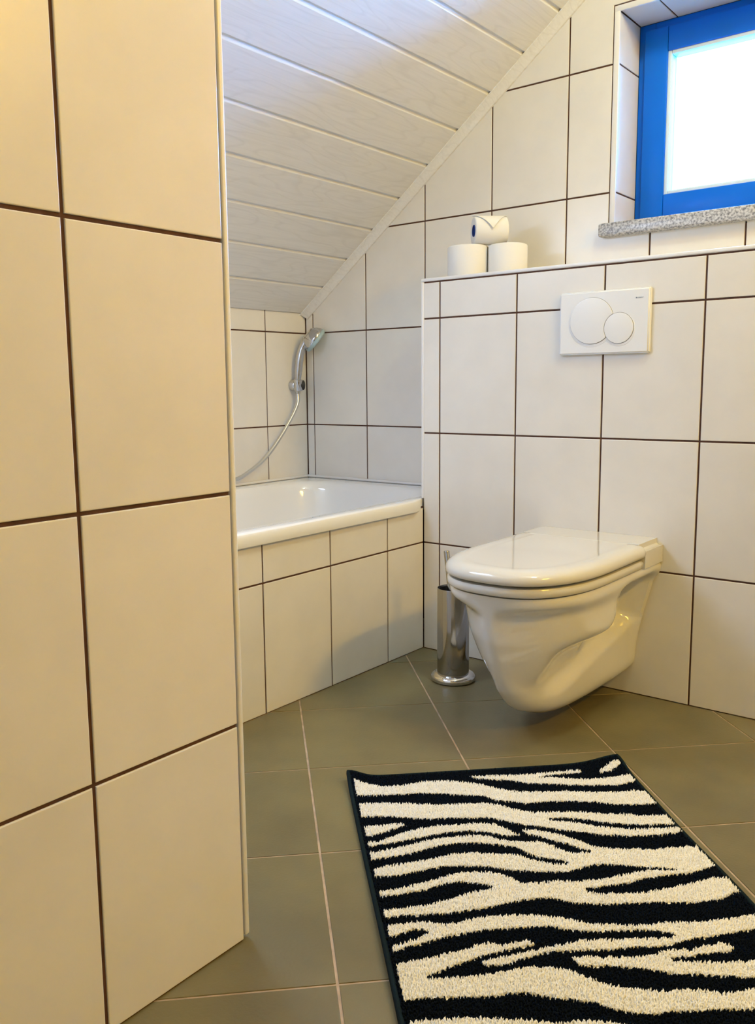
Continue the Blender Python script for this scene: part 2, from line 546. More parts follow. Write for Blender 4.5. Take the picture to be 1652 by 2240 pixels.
# groove position along slope: x = 0.297 is a groove
g0 = (0.2975-LW)*math.sqrt(1+SL*SL)
k0 = -math.ceil(g0/PITCH)
O0 = Vector((LW, 0, 1.061))
gr = []
k = k0
while True:
    a = g0+k*PITCH; b = a+PITCH
    a = max(a, 0.0)
    if a > (XT-LW)*math.sqrt(1+SL*SL): break
    gr.append((a, min(b, (XT-LW)*math.sqrt(1+SL*SL))))
    k += 1
YB0, YB1 = YF, D-0.004
for a, b in gr:
    if b-a < 0.02: continue
    # section (s along slope, d depth toward room negative) : face, rounded lips, lower tongue in the groove
    prof = [(a+0.0003, 0.011), (a+0.0003, 0.0020), (a+0.0010, 0.0006), (a+0.0024, 0.0), (b-0.0125, 0.0), (b-0.0105, 0.0008), (b-0.0080, 0.0030),
            (b-0.0066, 0.0048), (b-0.0055, 0.0054), (b, 0.0056), (b, 0.011)]
    bm = bmesh.new()
    cs = (a+b)/2
    ra = []; rb = []
    for s, d in prof:
        p = SD*(s-cs)+NRM*d
        ra.append(bm.verts.new((p.x, YB0, p.z))); rb.append(bm.verts.new((p.x, YB1, p.z)))
    n = len(prof)
    for i in range(n):
        bm.faces.new((ra[i], ra[(i+1) % n], rb[(i+1) % n], rb[i]))
    bm.faces.new(ra[::-1]); bm.faces.new(rb)
    c = O0+SD*cs
    bmobj('board', bm, M_board, ceo, loc=(c.x, 0, c.z))
# flat boards
xx = XT+0.002
while xx < XR:
    boxobj('board', (xx, min(xx+PITCH-0.006, XR), YF, D, ZT-0.0, ZT+0.012), M_board, ceo, bev=0.001, seg=1)
    xx += PITCH

# cove moulding along the slope on the gable wall
def slope_trim(name, prof, s0, s1):
    # prof: (out from wall, down from ceiling)
    bm = bmesh.new()
    ra, rb = [], []
    for o_, dn in prof:
        base = O0+NRM*(-dn)
        for s, lst in ((s0, ra), (s1, rb)):
            p = base+SD*s
            lst.append(bm.verts.new((p.x, D-o_, p.z)))
    n = len(prof)
    for i in range(n):
        bm.faces.new((ra[i], ra[(i+1) % n], rb[(i+1) % n], rb[i]))
    bm.faces.new(ra[::-1]); bm.faces.new(rb)
    return bmobj(name, bm, M_board, smooth=35)
prof = [(0.0, -0.001), (0.030, -0.001), (0.030, 0.003), (0.026, 0.005), (0.019, 0.009), (0.013, 0.0135), (0.009, 0.018), (0.0075, 0.0195), (0.006, 0.021), (0.0, 0.0215)]
t1 = slope_trim('trim_1', prof, -0.0, (XT-LW)*math.sqrt(1+SL*SL)+0.02)
tag(t1, kind='structure')

# white edging profiles
def rod(name, a, b, r, m=M_trim, square=None):
    bm = tube([a, b], r, n=16)
    o = bmobj(name, bm, m, smooth=40)
    tag(o, kind='structure')
    return o
t = boxobj('trim_2', (LX-0.012, LX+0.0, LY-0.002, LY+0.0068, 0.006, 2.05), M_trim, bev=0.0025, seg=3, smooth=40); tag(t, kind='structure')
t = boxobj('trim_3', (-0.0075, 0.0018, -0.0008, 0.0105, BR, TP+0.003), M_trim, bev=0.002, seg=3, smooth=40); tag(t, kind='structure')
t = boxobj('trim_4', (-0.0075, XR, -0.0008, 0.0115, TP+0.0035, 1.1075), M_trim, bev=0.0025, seg=3, smooth=40); tag(t, kind='structure')
# window reveal profile, left and top
t = boxobj('trim_5', [(WX0-0.0145, WX0+0.0006, D-0.0008, D+0.006, WZ0-0.0, WZ1), (WX1-0.0006, WX1+0.0145, D-0.0008, D+0.006, WZ0-0.0, WZ1),
                      (WX0-0.0145, WX1+0.0145, D-0.0008, D+0.0058, WZ1-0.0006, WZ1+0.0145)], M_trim, bev=0.0008, seg=2, smooth=40)
tag(t, kind='structure')
# sealing strips above the bath rim
t = boxobj('trim_6', [(LW, 0.0-0.008, D-0.008, D, BR, BR+0.009), (LW, LW+0.008, LY+0.005, D-0.008, BR, BR+0.009)], M_trim, bev=0.003, seg=3, smooth=40)
tag(t, kind='structure')

# ------------------------------------------------------------------ window
win = empty('window_1', ((WX0+WX1)/2, g2, WZ0)); tag(win, kind='structure')
wm = win.matrix_world
def wchild(name, dims, m, bev=0.0, smooth=None, parent=None):
    o = boxobj(name, dims, m, bev=bev, smooth=smooth)
    o.parent = parent or win
    o.location = -Vector(((WX0+WX1)/2, g2, WZ0)) if parent is None else (0, 0, 0)
    return o
def ring(x0, x1, z0, z1, w, y0, y1):
    return [(x0, x0+w, y0, y1, z0, z1), (x1-w, x1, y0, y1, z0, z1), (x0+w, x1-w, y0, y1, z0, z0+w), (x0+w, x1-w, y0, y1, z1-w, z1)]
fy = g2-0.002
wchild('window_frame', ring(WX0, WX1, WZ0+0.005, WZ1, 0.045, fy, fy+0.075), M_blueflare, bev=0.002, smooth=40)
sx0, sx1, sz0, sz1 = WX0+0.020, WX1-0.020, WZ0+0.022, WZ1-0.020
wchild('sash', ring(sx0, sx1, sz0, sz1, 0.066, fy-0.014, fy+0.05), M_blueflare, bev=0.004, smooth=40)
bx0, bx1, bz0, bz1 = sx0+0.064, sx1-0.064, sz0+0.064, sz1-0.064
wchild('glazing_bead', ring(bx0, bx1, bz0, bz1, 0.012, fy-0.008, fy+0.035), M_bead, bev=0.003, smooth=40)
wchild('pane', (bx0+0.008, bx1-0.008, fy+0.024, fy+0.030, bz0+0.008, bz1-0.008), M_glass)
hd = wchild('handle', [(sx1-0.048, sx1-0.018, fy-0.022, fy-0.013, 1.49, 1.56), (sx1-0.042, sx1-0.024, fy-0.052, fy-0.020, 1.515, 1.535), (sx1-0.042, sx1-0.024, fy-0.060, fy-0.046, 1.42, 1.535)], M_trim, bev=0.003, smooth=40)
sill = boxobj('window_sill', (0.422, WX1+0.035, 0.248, g2+0.02, WZ0-0.036, WZ0), M_granite, bev=0.005, seg=3, smooth=40)
tag(sill, 'grey speckled granite window sill under the window painted blue for lens flare', 'window sill')

# ------------------------------------------------------------------ bath
def rrect(x0, x1, y0, y1, r, z, ns=24, nc=8):
    pts = []
    r = max(r, 0.0005)
    cs = [((x1-r, y1-r), 0), ((x0+r, y1-r), 90), ((x0+r, y0+r), 180), ((x1-r, y0+r), 270)]
    for i, ((cx, cy), a0) in enumerate(cs):
        for k in range(nc):
            a = math.radians(a0+90*k/(nc-1))
            pts.append(Vector((cx+r*math.cos(a), cy+r*math.sin(a), z)))
        (nx, ny), na = cs[(i+1) % 4]
        a = math.radians(na)
        q = Vector((nx+r*math.cos(a), ny+r*math.sin(a), z))
        p = pts[-1].copy()
        for k in range(1, ns):
            pts.append(p.lerp(q, k/ns))
    return pts
bx0_, bx1_, by0_, by1_ = LW+0.001, 0.013, LY+0.009, D-0.001
rings = []
def lipclamp(pts):
    out = []
    for p in pts:
        p = p.copy()
        if p.y > -0.004: p.x = min(p.x, -0.009)
        out.append(p)
    return out
rings.append(lipclamp(rrect(bx0_, bx1_-0.004, by0_, by1_, 0.002, BR-0.036)))
rings.append(lipclamp(rrect(bx0_, bx1_-0.001, by0_, by1_, 0.002, BR-0.034)))
rings.append(lipclamp(rrect(bx0_, bx1_, by0_, by1_, 0.002, BR-0.029)))
rings.append(lipclamp(rrect(bx0_, bx1_-0.001, by0_, by1_, 0.002, BR-0.010)))
rings.append(lipclamp(rrect(bx0_+0.001, bx1_-0.004, by0_+0.001, by1_-0.001, 0.002, BR-0.004)))
rings.append(lipclamp(rrect(bx0_+0.004, bx1_-0.009, by0_+0.004, by1_-0.004, 0.003, BR-0.001)))
rings.append(lipclamp(rrect(bx0_+0.009, bx1_-0.016, by0_+0.009, by1_-0.009, 0.004, BR)))
for d, r, z in [(0.045, 0.16, BR-0.001), (0.054, 0.16, BR-0.004), (0.061, 0.16, BR-0.012), (0.068, 0.16, BR-0.035), (0.085, 0.16, BR-0.15), (0.11, 0.15, BR-0.30), (0.13, 0.14, BR-0.36), (0.17, 0.12, BR-0.39), (0.24, 0.07, BR-0.397)]:
    rings.append(rrect(LW+d, 0.004-d, LY+0.009+d*1.25, D-d, r, z))
bt = empty('bathtub', (-0.35, -0.5, 0.0))
bm = loft(rings, cap0=False)
o = bmobj('tub', bm, M_enamel, bt, loc=(0.35, 0.5, 0), smooth=30)
tag(bt, 'white enamel bathtub with a thick rolled rim behind the cream tiled front', 'bathtub')
bm = lathe([(0.0005, 0.004), (0.024, 0.004), (0.028, 0.002), (0.028, 0.0)], 32)
o = bmobj('drain', bm, M_chrome, bt, loc=(-0.36+0.35, -0.95+0.5, BR-0.396), smooth=40)

# mixer tap on the low wall, where the hose ends
tap = empty('bath_mixer', (LW, -0.62, 0.62))
tag(tap, 'chrome wall mixer over the far end of the bath, feeding the hose', 'tap')
bmobj('body', tube([(0.055, -0.10, 0), (0.055, 0.10, 0)], 0.024, 24), M_chrome, tap, smooth=40)
for s in (-1, 1):
    bmobj('wall_flange', tube([(0.0005, s*0.075, 0), (0.010, s*0.075, 0), (0.012, s*0.075, 0), (0.055, s*0.075, 0)], [0.034, 0.034, 0.015, 0.015], 24), M_chrome, tap, smooth=40)
    bmobj('knob', tube([(0.055, s*0.10, 0), (0.055, s*0.105, 0), (0.055, s*0.15, 0), (0.055, s*0.155, 0)], [0.020, 0.026, 0.026, 0.018], 24), M_chrome, tap, smooth=40)
bmobj('spout', tube(bez([(0.055, 0, -0.01), (0.09, 0, -0.012), (0.16, 0, -0.022), (0.185, 0, -0.045)]), 0.014, 20), M_chrome, tap, smooth=40)

# ------------------------------------------------------------------ hand shower, its bracket, its hose
YS = 0.198
br = empty('shower_bracket', (LW, YS, 0.805))
tag(br, 'chrome wall bracket on the tiled low wall holding the hand shower', 'bracket')
def ysec(prof_xz, yc, hw, bev):
    bm = bmesh.new()
    a = [bm.verts.new((x, yc-hw, z)) for x, z in prof_xz]
    b = [bm.verts.new((x, yc+hw, z)) for x, z in prof_xz]
    n = len(a)
    for i in range(n): bm.faces.new((a[i], a[(i+1) % n], b[(i+1) % n], b[i]))
    bm.faces.new(a[::-1]); bm.faces.new(b)
    return bm
bmobj('wall_mount', tube([(0.0005, 0, 0), (0.003, 0, 0), (0.020, 0, 0), (0.024, 0, 0)], [0.019, 0.021, 0.0205, 0.017], 32), M_shower, br, smooth=40)
cl_ = tube([(0.0285, 0, -0.020), (0.0287, 0, -0.018), (0.030, 0, 0.018), (0.0302, 0, 0.020)], [0.015, 0.0165, 0.0175, 0.016], 32)
bmobj('clamp', cl_, M_shower, br, smooth=40)
bmobj('clamp_insert', tube([(0.030, 0.006, 0), (0.040, 0.019, 0), (0.0415, 0.021, 0)], [0.0185, 0.0175, 0.014], 32), M_dark, br, smooth=40)

hs_ = empty('hand_shower', (-0.688, YS, 0.78))
tag(hs_, 'chrome hand shower with a pale teal spray face, leaning from its wall bracket', 'shower head')
HD = Vector((0.70, 0.71, 0)).normalized()
def hp(x, z):
    q_ = HD*((x+0.688)*0.78)
    return (q_.x, q_.y, z-0.78)
pts = bez([hp(-0.690, 0.775), hp(-0.688, 0.824), hp(-0.684, 0.860), hp(-0.679, 0.895), hp(-0.669, 0.930), hp(-0.652, 0.955), hp(-0.634, 0.975)], 6)
n_ = len(pts)
import bisect
def interp(xs_, ys_, x):
    if x <= xs_[0]: return ys_[0]
    for i in range(1, len(xs_)):
        if x <= xs_[i]:
            t_ = (x-xs_[i-1])/(xs_[i]-xs_[i-1]); return ys_[i-1]+(ys_[i]-ys_[i-1])*t_
    return ys_[-1]
rad = [interp([0, 0.15, 0.3, 0.5, 0.7, 0.85, 1.0], [0.0085, 0.0105, 0.0135, 0.0145, 0.0125, 0.016, 0.019], i/(n_-1)) for i in range(n_)]
bmobj('handle', tube(pts, rad, 28), M_shower, hs_, smooth=50)
# head : lathe about its normal
nrm = Vector((0.50, 0.60, -0.62)).normalized()
cpos = Vector(hp(-0.612, 0.970))
Q = nrm.to_track_quat('Z', 'Y').to_matrix().to_4x4()
bm = lathe([(0.003, -0.032), (0.018, -0.031), (0.029, -0.026), (0.038, -0.017), (0.0455, -0.006), (0.0475, 0.000), (0.047, 0.003)], 48)
bmesh.ops.transform(bm, matrix=Matrix.Translation(cpos) @ Q, verts=bm.verts)
hd_ = bmobj('head', bm, M_shower, hs_, smooth=50)
bm = lathe([(0.0465, 0.0028), (0.0485, 0.0040), (0.0480, 0.013), (0.044, 0.017), (0.02, 0.0185)], 48)
bmesh.ops.transform(bm, matrix=Matrix.Translation(cpos) @ Q, verts=bm.verts)
bmobj('spray_face', bm, M_teal, hd_, smooth=40)
rr_ = [cpos + Q.to_3x3() @ Vector((0.024*math.cos(a), 0.024*math.sin(a), -0.0286)) for a in np.linspace(0, 2*math.pi, 40)]
bmobj('back_ring', tube(rr_, 0.0012, 8), M_steel, hd_, smooth=60)

ho = tube(bez([(-0.690, YS, 0.776), (-0.686, 0.193, 0.745), (-0.684, 0.166, 0.703), (-0.684, 0.097, 0.624), (-0.684, 0.020, 0.556),
               (-0.684, -0.059, 0.513), (-0.684, -0.14, 0.489), (-0.68, -0.30, 0.482), (-0.672, -0.50, 0.50), (-0.663, -0.61, 0.56), (-0.662, -0.62, 0.60)], 14), 0.0068, 14)
o = bmobj('shower_hose', ho, M_hose, smooth=60)
tag(o, 'grey metal shower hose curving down along the low tiled wall', 'hose')

# ------------------------------------------------------------------ flush plate
fp = empty('flush_plate', (0.557, 0.0, 0.953))
tag(fp, 'white rectangular flush plate with two round buttons above the toilet', 'flush plate')
bm = bmesh.new(); box(bm, -0.1205, 0.1205, -0.0125, -0.0002, -0.0805, 0.0805)
for v in bm.verts:
    if v.co.y < -0.005:
        v.co.x *= 0.975; v.co.z *= 0.965
bmesh.ops.bevel(bm, geom=list(bm.edges), offset=0.0028, segments=3, affect='EDGES')
bmobj('plate', bm, M_plate, fp, smooth=35)
def disc_shape(name, outline, y0, y1, bev, m, parent):
    bm = bmesh.new()
    def rg(pp, y): return [bm.verts.new((p[0], y, p[1])) for p in pp]
    pp = outline if area2(outline) > 0 else outline[::-1]
    r = [rg(pp, y0), rg(pp, y1+bev*0.6), rg(inset(pp, bev*0.4), y1+bev*0.15), rg(inset(pp, bev*1.4), y1)]
    n = len(pp)
    for a, b in zip(r, r[1:]):
        for i in range(n): bm.faces.new((a[i], a[(i+1) % n], b[(i+1) % n], b[i]))
    bm.faces.new(r[-1])
    return bmobj(name, bm, m, parent, smooth=35)
def circ(cx, cz, r, n=72): return [(cx+r*math.cos(2*math.pi*i/n), cz+r*math.sin(2*math.pi*i/n)) for i in range(n)]
def circ_minus(c1, r1, c2, r2, n=96):
    out = []
    ptsA = circ(c1[0], c1[1], r1, n)
    inside = [math.hypot(p[0]-c2[0], p[1]-c2[1]) < r2 for p in ptsA]
    s = next(i for i in range(n) if inside[i-1] and not inside[i])
    seq = [ptsA[(s+i) % n] for i in range(n) if not inside[(s+i) % n]]
    a0 = math.atan2(seq[-1][1]-c2[1], seq[-1][0]-c2[0]); a1 = math.atan2(seq[0][1]-c2[1], seq[0][0]-c2[0])
    while a1 > a0: a1 -= 2*math.pi
    arc = [(c2[0]+r2*math.cos(a0+(a1-a0)*t), c2[1]+r2*math.sin(a0+(a1-a0)*t)) for t in np.linspace(0.04, 0.96, 30)]
    return seq+arc
cA, rA = (0.527-0.557, 0.958-0.953), 0.0585
cB, rB = (0.599-0.557, 0.937-0.953), 0.0385
disc_shape('button_well', circ(cA[0]-0.0005, cA[1]-0.004, rA+0.0035), -0.0100, -0.0130, 0.0010, M_plate, fp)
disc_shape('button_well', circ(cB[0]+0.0005, cB[1]-0.0035, rB+0.0030), -0.0100, -0.0131, 0.0010, M_plate, fp)
disc_shape('button_seam', circ(*cA, rA), -0.010, -0.0134, 0.0003, M_gap, fp)
disc_shape('button_seam', circ(*cB, rB), -0.010, -0.0136, 0.0003, M_gap, fp)
disc_shape('large_button', circ_minus(cA, rA-0.0008, cB, rB+0.0002), -0.010, -0.0155, 0.0012, M_plate, fp)
disc_shape('small_button', circ(*cB, rB-0.0008), -0.010, -0.0155, 0.0012, M_plate, fp)
fc = bpy.data.curves.new('logo', 'FONT'); fc.body = 'GEBERIT'; fc.size = 0.0042; fc.extrude = 0.0001
ft = bpy.data.objects.new('logo_tmp', fc); COL.objects.link(ft)
dg = bpy.context.evaluated_depsgraph_get()
me = bpy.data.meshes.new_from_object(ft.evaluated_get(dg))
bpy.data.objects.remove(ft)
me.materials.clear()
me.transform(Matrix.Translation((0.0868, -0.0127, 0.0535)) @ Matrix.Rotation(math.radians(90), 4, 'X'))
lo = link('logo_lettering', me, M_logo, fp)
boxobj('logo_mark', (0.0832, 0.0860, -0.0129, -0.0120, 0.0535, 0.0566), M_logo, fp)

# ------------------------------------------------------------------ toilet
TX = 0.553
def Dout(hw, yb, yf, z, n=2.6, ys=-0.30, N=40, rb=0.0):
    """D-shaped ring, counter clockwise from back right"""
    pts = []
    half_ = []
    m1 = 12
    for k in range(m1): half_.append((hw, yb+(ys-yb)*k/m1))
    for k in range(N+1):
        a = math.pi/2*k/N
        half_.append((hw*math.cos(a)**(2/n) if k < N else 0.0, ys+(yf-ys)*math.sin(a)**(2/n)))
    if rb > 0:   # round the back corners
        for i, (x, y) in enumerate(half_):
            d = y-(yb-rb)
            if d > 0: half_[i] = (hw-rb+math.sqrt(max(rb*rb-d*d, 0)), y)
    pts = [(TX+x, y, z) for x, y in half_]+[(TX-x, y, z) for x, y in half_[:-1][::-1]]
    return [Vector(p) for p in pts]
to = empty('toilet', (TX, 0, 0))
tag(to, 'white wall-hung toilet with its lid closed', 'toilet')
def sstep(a, b, x):
    t = min(max((x-a)/(b-a), 0), 1); return t*t*(3-2*t)
def smax(a, b, k=0.02):
    h = max(k-abs(a-b), 0)/k
    return max(a, b)+h*h*k*0.25
ZS = [0.031, 0.0315, 0.038, 0.041, 0.046, 0.054, 0.064, 0.077]+list(np.linspace(0.09, 0.30, 38))+[0.306, 0.312, 0.317, 0.321, 0.325, 0.329, 0.333, 0.338, 0.344, 0.350, 0.3545, 0.357, 0.358]
def yfz(z):
    return interp([0.031, 0.045, 0.055, 0.07, 0.09, 0.12, 0.16, 0.20, 0.25, 0.30, 0.33, 0.36],
                  [-0.36, -0.39, -0.415, -0.440, -0.462, -0.489, -0.512, -0.531, -0.549, -0.560, -0.566, -0.574], z)
def zmap(y, z):
    return z+0.026*max(0, 1-abs(y)/0.42)*max(0, 1-(z-0.031)/0.25)
def wyz(y, z, yf):
    flange = (0.093+(z-0.062)*0.235)*(1-sstep(0.012, 0.050, -y))
    dy, dz = y+0.30, 0.365-z
    e = 1-abs(dy/(0.285 if dy < 0 else 0.130))**2.6-abs(dz/0.285)**2.3
    bowl = 0.172*math.sqrt(e) if e > 0 else 0
    bowl = min(bowl, 0.161)
    line = z-(0.235+y*0.28)
    trap = (0.088+0.02*sstep(0.30, 0.0, -y))*(1-sstep(-0.045, 0.03, line))*(1-sstep(0.36, 0.48, -y))
    core = 0.070
    bowl -= 0.058*math.exp(-abs((y+0.31)/0.125)**4-abs((z-0.165)/0.062)**4)
    core -= 0.012*math.exp(-abs((y+0.31)/0.125)**4-abs((z-0.165)/0.062)**4)
    w = smax(smax(bowl, trap, 0.03), smax(flange, core, 0.03), 0.02)
    t = min(abs(y/yf), 1)
    w *= (1-t**5)**0.5
    hwD = 0.168*((1-(max(0, (-y-0.30))/(-yf-0.30))**2.6)**(1/2.6) if -y < -yf else 0)
    f = sstep(0.305, 0.342, z)
    w = w*(1-f)+hwD*f
    if z < 0.080:
        q = (z-0.031)/0.044
        w *= 0.62+0.38*math.sqrt(max(0, 1-(1-q)**2))
    if z > 0.350: w -= 0.004*(z-0.350)/0.008
    return max(w, 0)
NT = 56
rings = []
for z in ZS:
    yf = yfz(z)
    half_ = []
    for k in range(NT+1):
        a = math.pi/2*k/NT
        y = yf*math.sin(a)
        if k == NT: half_.append((0.0, yf))
        else: half_.append((wyz(y, z, yf), y))
    rings.append([Vector((x, y, zmap(y, z))) for x, y in half_]+[Vector((-x, y, zmap(y, z))) for x, y in half_[:-1][::-1]])
bm = loft(rings)
body = bmobj('bowl', bm, M_white, to, smooth=60)
def shift(r): return [p-Vector((TX, 0, 0)) for p in r]
YB = -0.118
# seat
R_ = [(0.010, 0.3605), (0.003, 0.362), (0.0, 0.366), (0.0, 0.376), (0.003, 0.3805), (0.010, 0.382)]
bm = loft([shift(Dout(0.173-i, YB-i, -0.580+i, z, rb=0.012)) for i, z in R_])
bmobj('seat', bm, M_seat, to, smooth=40)
# gasket shadow blocks between the layers
bm = loft([shift(Dout(0.150, YB-0.01, -0.55, z)) for z in (0.356, 0.390)])
bmobj('buffer', bm, M_seat, to, smooth=40)
R_ = [(0.012, 0.3865), (0.004, 0.3875), (0.001, 0.390), (0.0, 0.395), (0.001, 0.402), (0.005, 0.408), (0.012, 0.4125), (0.022, 0.4155), (0.034, 0.4170), (0.046, 0.4165), (0.060, 0.4162)]
bm = loft([shift(Dout(0.176-i, YB+0.004-i*0.15, -0.585+i, z, rb=0.004)) for i, z in R_])
bmobj('lid', bm, M_seat, to, smooth=50)
# hinge deck at the wall
bm = bmesh.new(); box(bm, -0.172, 0.172, YB+0.0005, -0.0005, 0.3585, 0.4165)
es = [e for e in bm.edges if abs(e.verts[0].co.x-e.verts[1].co.x) < 1e-5 and all(v.co.z > 0.4 for v in e.verts)]
bmesh.ops.bevel(bm, geom=es, offset=0.016, segments=5, affect='EDGES')
bmobj('hinge_deck', bm, M_seat, to, smooth=45)
wh = wyz(-0.060, 0.268, yfz(0.268))
for s in (1, -1):
    bm = tube([(s*(wh-0.02), -0.056, 0.268), (s*(wh+0.010), -0.060, 0.268)], [(0.015, 0.011), (0.015, 0.011)], 20)
    bmobj('bolt_cap', bm, M_dark, to, smooth=40)

# ------------------------------------------------------------------ toilet brush
tb = empty('toilet_brush', (0.229, -0.190, 0))
tag(tb, 'chrome toilet brush in a tall slim steel holder on the floor beside the toilet', 'toilet brush')
bmobj('base', lathe([(0.056, 0.0002), (0.0605, 0.003), (0.062, 0.009), (0.0605, 0.014), (0.056, 0.018), (0.050, 0.0205), (0.046, 0.0215), (0.010, 0.022)], 64), M_chrome, tb, smooth=40)
bmobj('holder', lathe([(0.0435, 0.020), (0.0435, 0.256), (0.0430, 0.2575), (0.0420, 0.2575), (0.0415, 0.256), (0.0415, 0.03), (0.002, 0.028)], 64), M_steel, tb, smooth=40)
bmobj('lining', lathe([(0.0408, 0.032), (0.0412, 0.2535), (0.0395, 0.2535), (0.039, 0.034)], 48, cap0=False, cap1=False), M_dark, tb, smooth=40)
bmobj('handle', tube([(0.004, 0.006, 0.10), (-0.022, 0.0, 0.3545), (-0.0221, 0.0, 0.3562)], [0.0078, 0.0078, 0.0068], 24), M_steel, tb, smooth=40)
bmobj('brush_head', lathe([(0.006, 0.045), (0.026, 0.05), (0.031, 0.075), (0.028, 0.105), (0.008, 0.118)], 32), M_dark, tb, smooth=50)

# ------------------------------------------------------------------ toilet rolls on the shelf
SH = 1.1078
def roll(name, loc, r, h, label, rot=None):
    t_ = empty(name, loc)
    tag(t_, label, 'toilet roll', 'toilet rolls on the shelf')
    b = 0.0035
    ci = 0.0165
    prof_ = [(ci, b), (r-b*1.4, 0.0006), (r-b*0.5, 0.0015), (r, b+0.001), (r, h-b-0.001), (r-b*0.5, h-0.0015), (r-b*1.4, h), (ci+0.001, h-0.001), (ci, h-0.002), (ci, b)]
    bm = lathe(prof_, 64, cap0=False, cap1=False)
    bmesh.ops.remove_doubles(bm, verts=bm.verts, dist=1e-6)
    bmobj('paper', bm, M_paper, t_, smooth=50)
    bm = lathe([(ci-0.0002, 0.001), (ci-0.0002, h-0.001), (ci-0.0014, h-0.001), (ci-0.0014, 0.001), (ci-0.0002, 0.001)], 40, cap0=False, cap1=False)
    bmobj('core', bm, M_core, t_, smooth=50)
    return t_
roll('toilet_roll', (0.090, 0.098, SH), 0.0590, 0.091, 'white toilet roll standing upright, left of the lower pair on the shelf')
roll('toilet_roll', (0.197, 0.142, SH), 0.0560, 0.0895, 'white toilet roll standing upright, right of the lower pair on the shelf')
RA = math.radians(44)
ax = Vector((math.cos(RA), math.sin(RA), 0))
rt_ = 0.0395
Lr = 0.097
c0 = Vector((0.150, 0.118, SH+0.0912+rt_+0.0004))
top = roll('toilet_roll', c0-ax*Lr/2, rt_, Lr, 'white toilet roll lying on top of the two upright ones, end folded to a point')
top.rotation_euler = ax.to_track_quat('Z', 'Y').to_euler()
# folded triangular flap: built in roll space (axis = local z)
inv = top.rotation_euler.to_matrix().inverted()
vd = (inv @ Vector((0.63, -0.777, 0.0))).normalized()       # toward the room
upv = (inv @ Vector((0, 0, 1))).normalized()
def cyl(phi, s, lift=0.0):       # phi: angle from top toward the room
    d_ = upv*math.cos(phi)+vd*math.sin(phi)
    d_.z = 0; d_.normalize()
    return d_*(rt_+0.0006+lift)+Vector((0, 0, s))
bm = bmesh.new()
NA, NB = 12, 8
def flap_layer(dl):
    grid = []
    for i in range(NA+1):
        f = i/NA
        phi = -0.05+1.58*f
        row = []
        for j in range(NB+1):
            half_w = (Lr/2+0.002)*(1-max(0, f-0.10)/0.92)
            s = Lr*0.5+(j/NB*2-1)*half_w
            row.append(bm.verts.new(cyl(phi, s, 0.0060*max(0, f-0.1)**1.8+dl)))
        grid.append(row)
    return grid
ga, gb = flap_layer(0.0016), flap_layer(0.0006)
for i in range(NA):
    for j in range(NB):
        bm.faces.new((ga[i][j], ga[i][j+1], ga[i+1][j+1], ga[i+1][j]))
        bm.faces.new((gb[i][j], gb[i+1][j], gb[i+1][j+1], gb[i][j+1]))
loopa = ga[0][:]+[r[-1] for r in ga[1:]]+ga[-1][-2::-1]+[r[0] for r in ga[-2:0:-1]]
loopb = gb[0][:]+[r[-1] for r in gb[1:]]+gb[-1][-2::-1]+[r[0] for r in gb[-2:0:-1]]
for i in range(len(loopa)):
    j = (i+1) % len(loopa)
    bm.faces.new((loopa[i], loopb[i], loopb[j], loopa[j]))
bmobj('folded_flap', bm, M_paper, top, smooth=30)

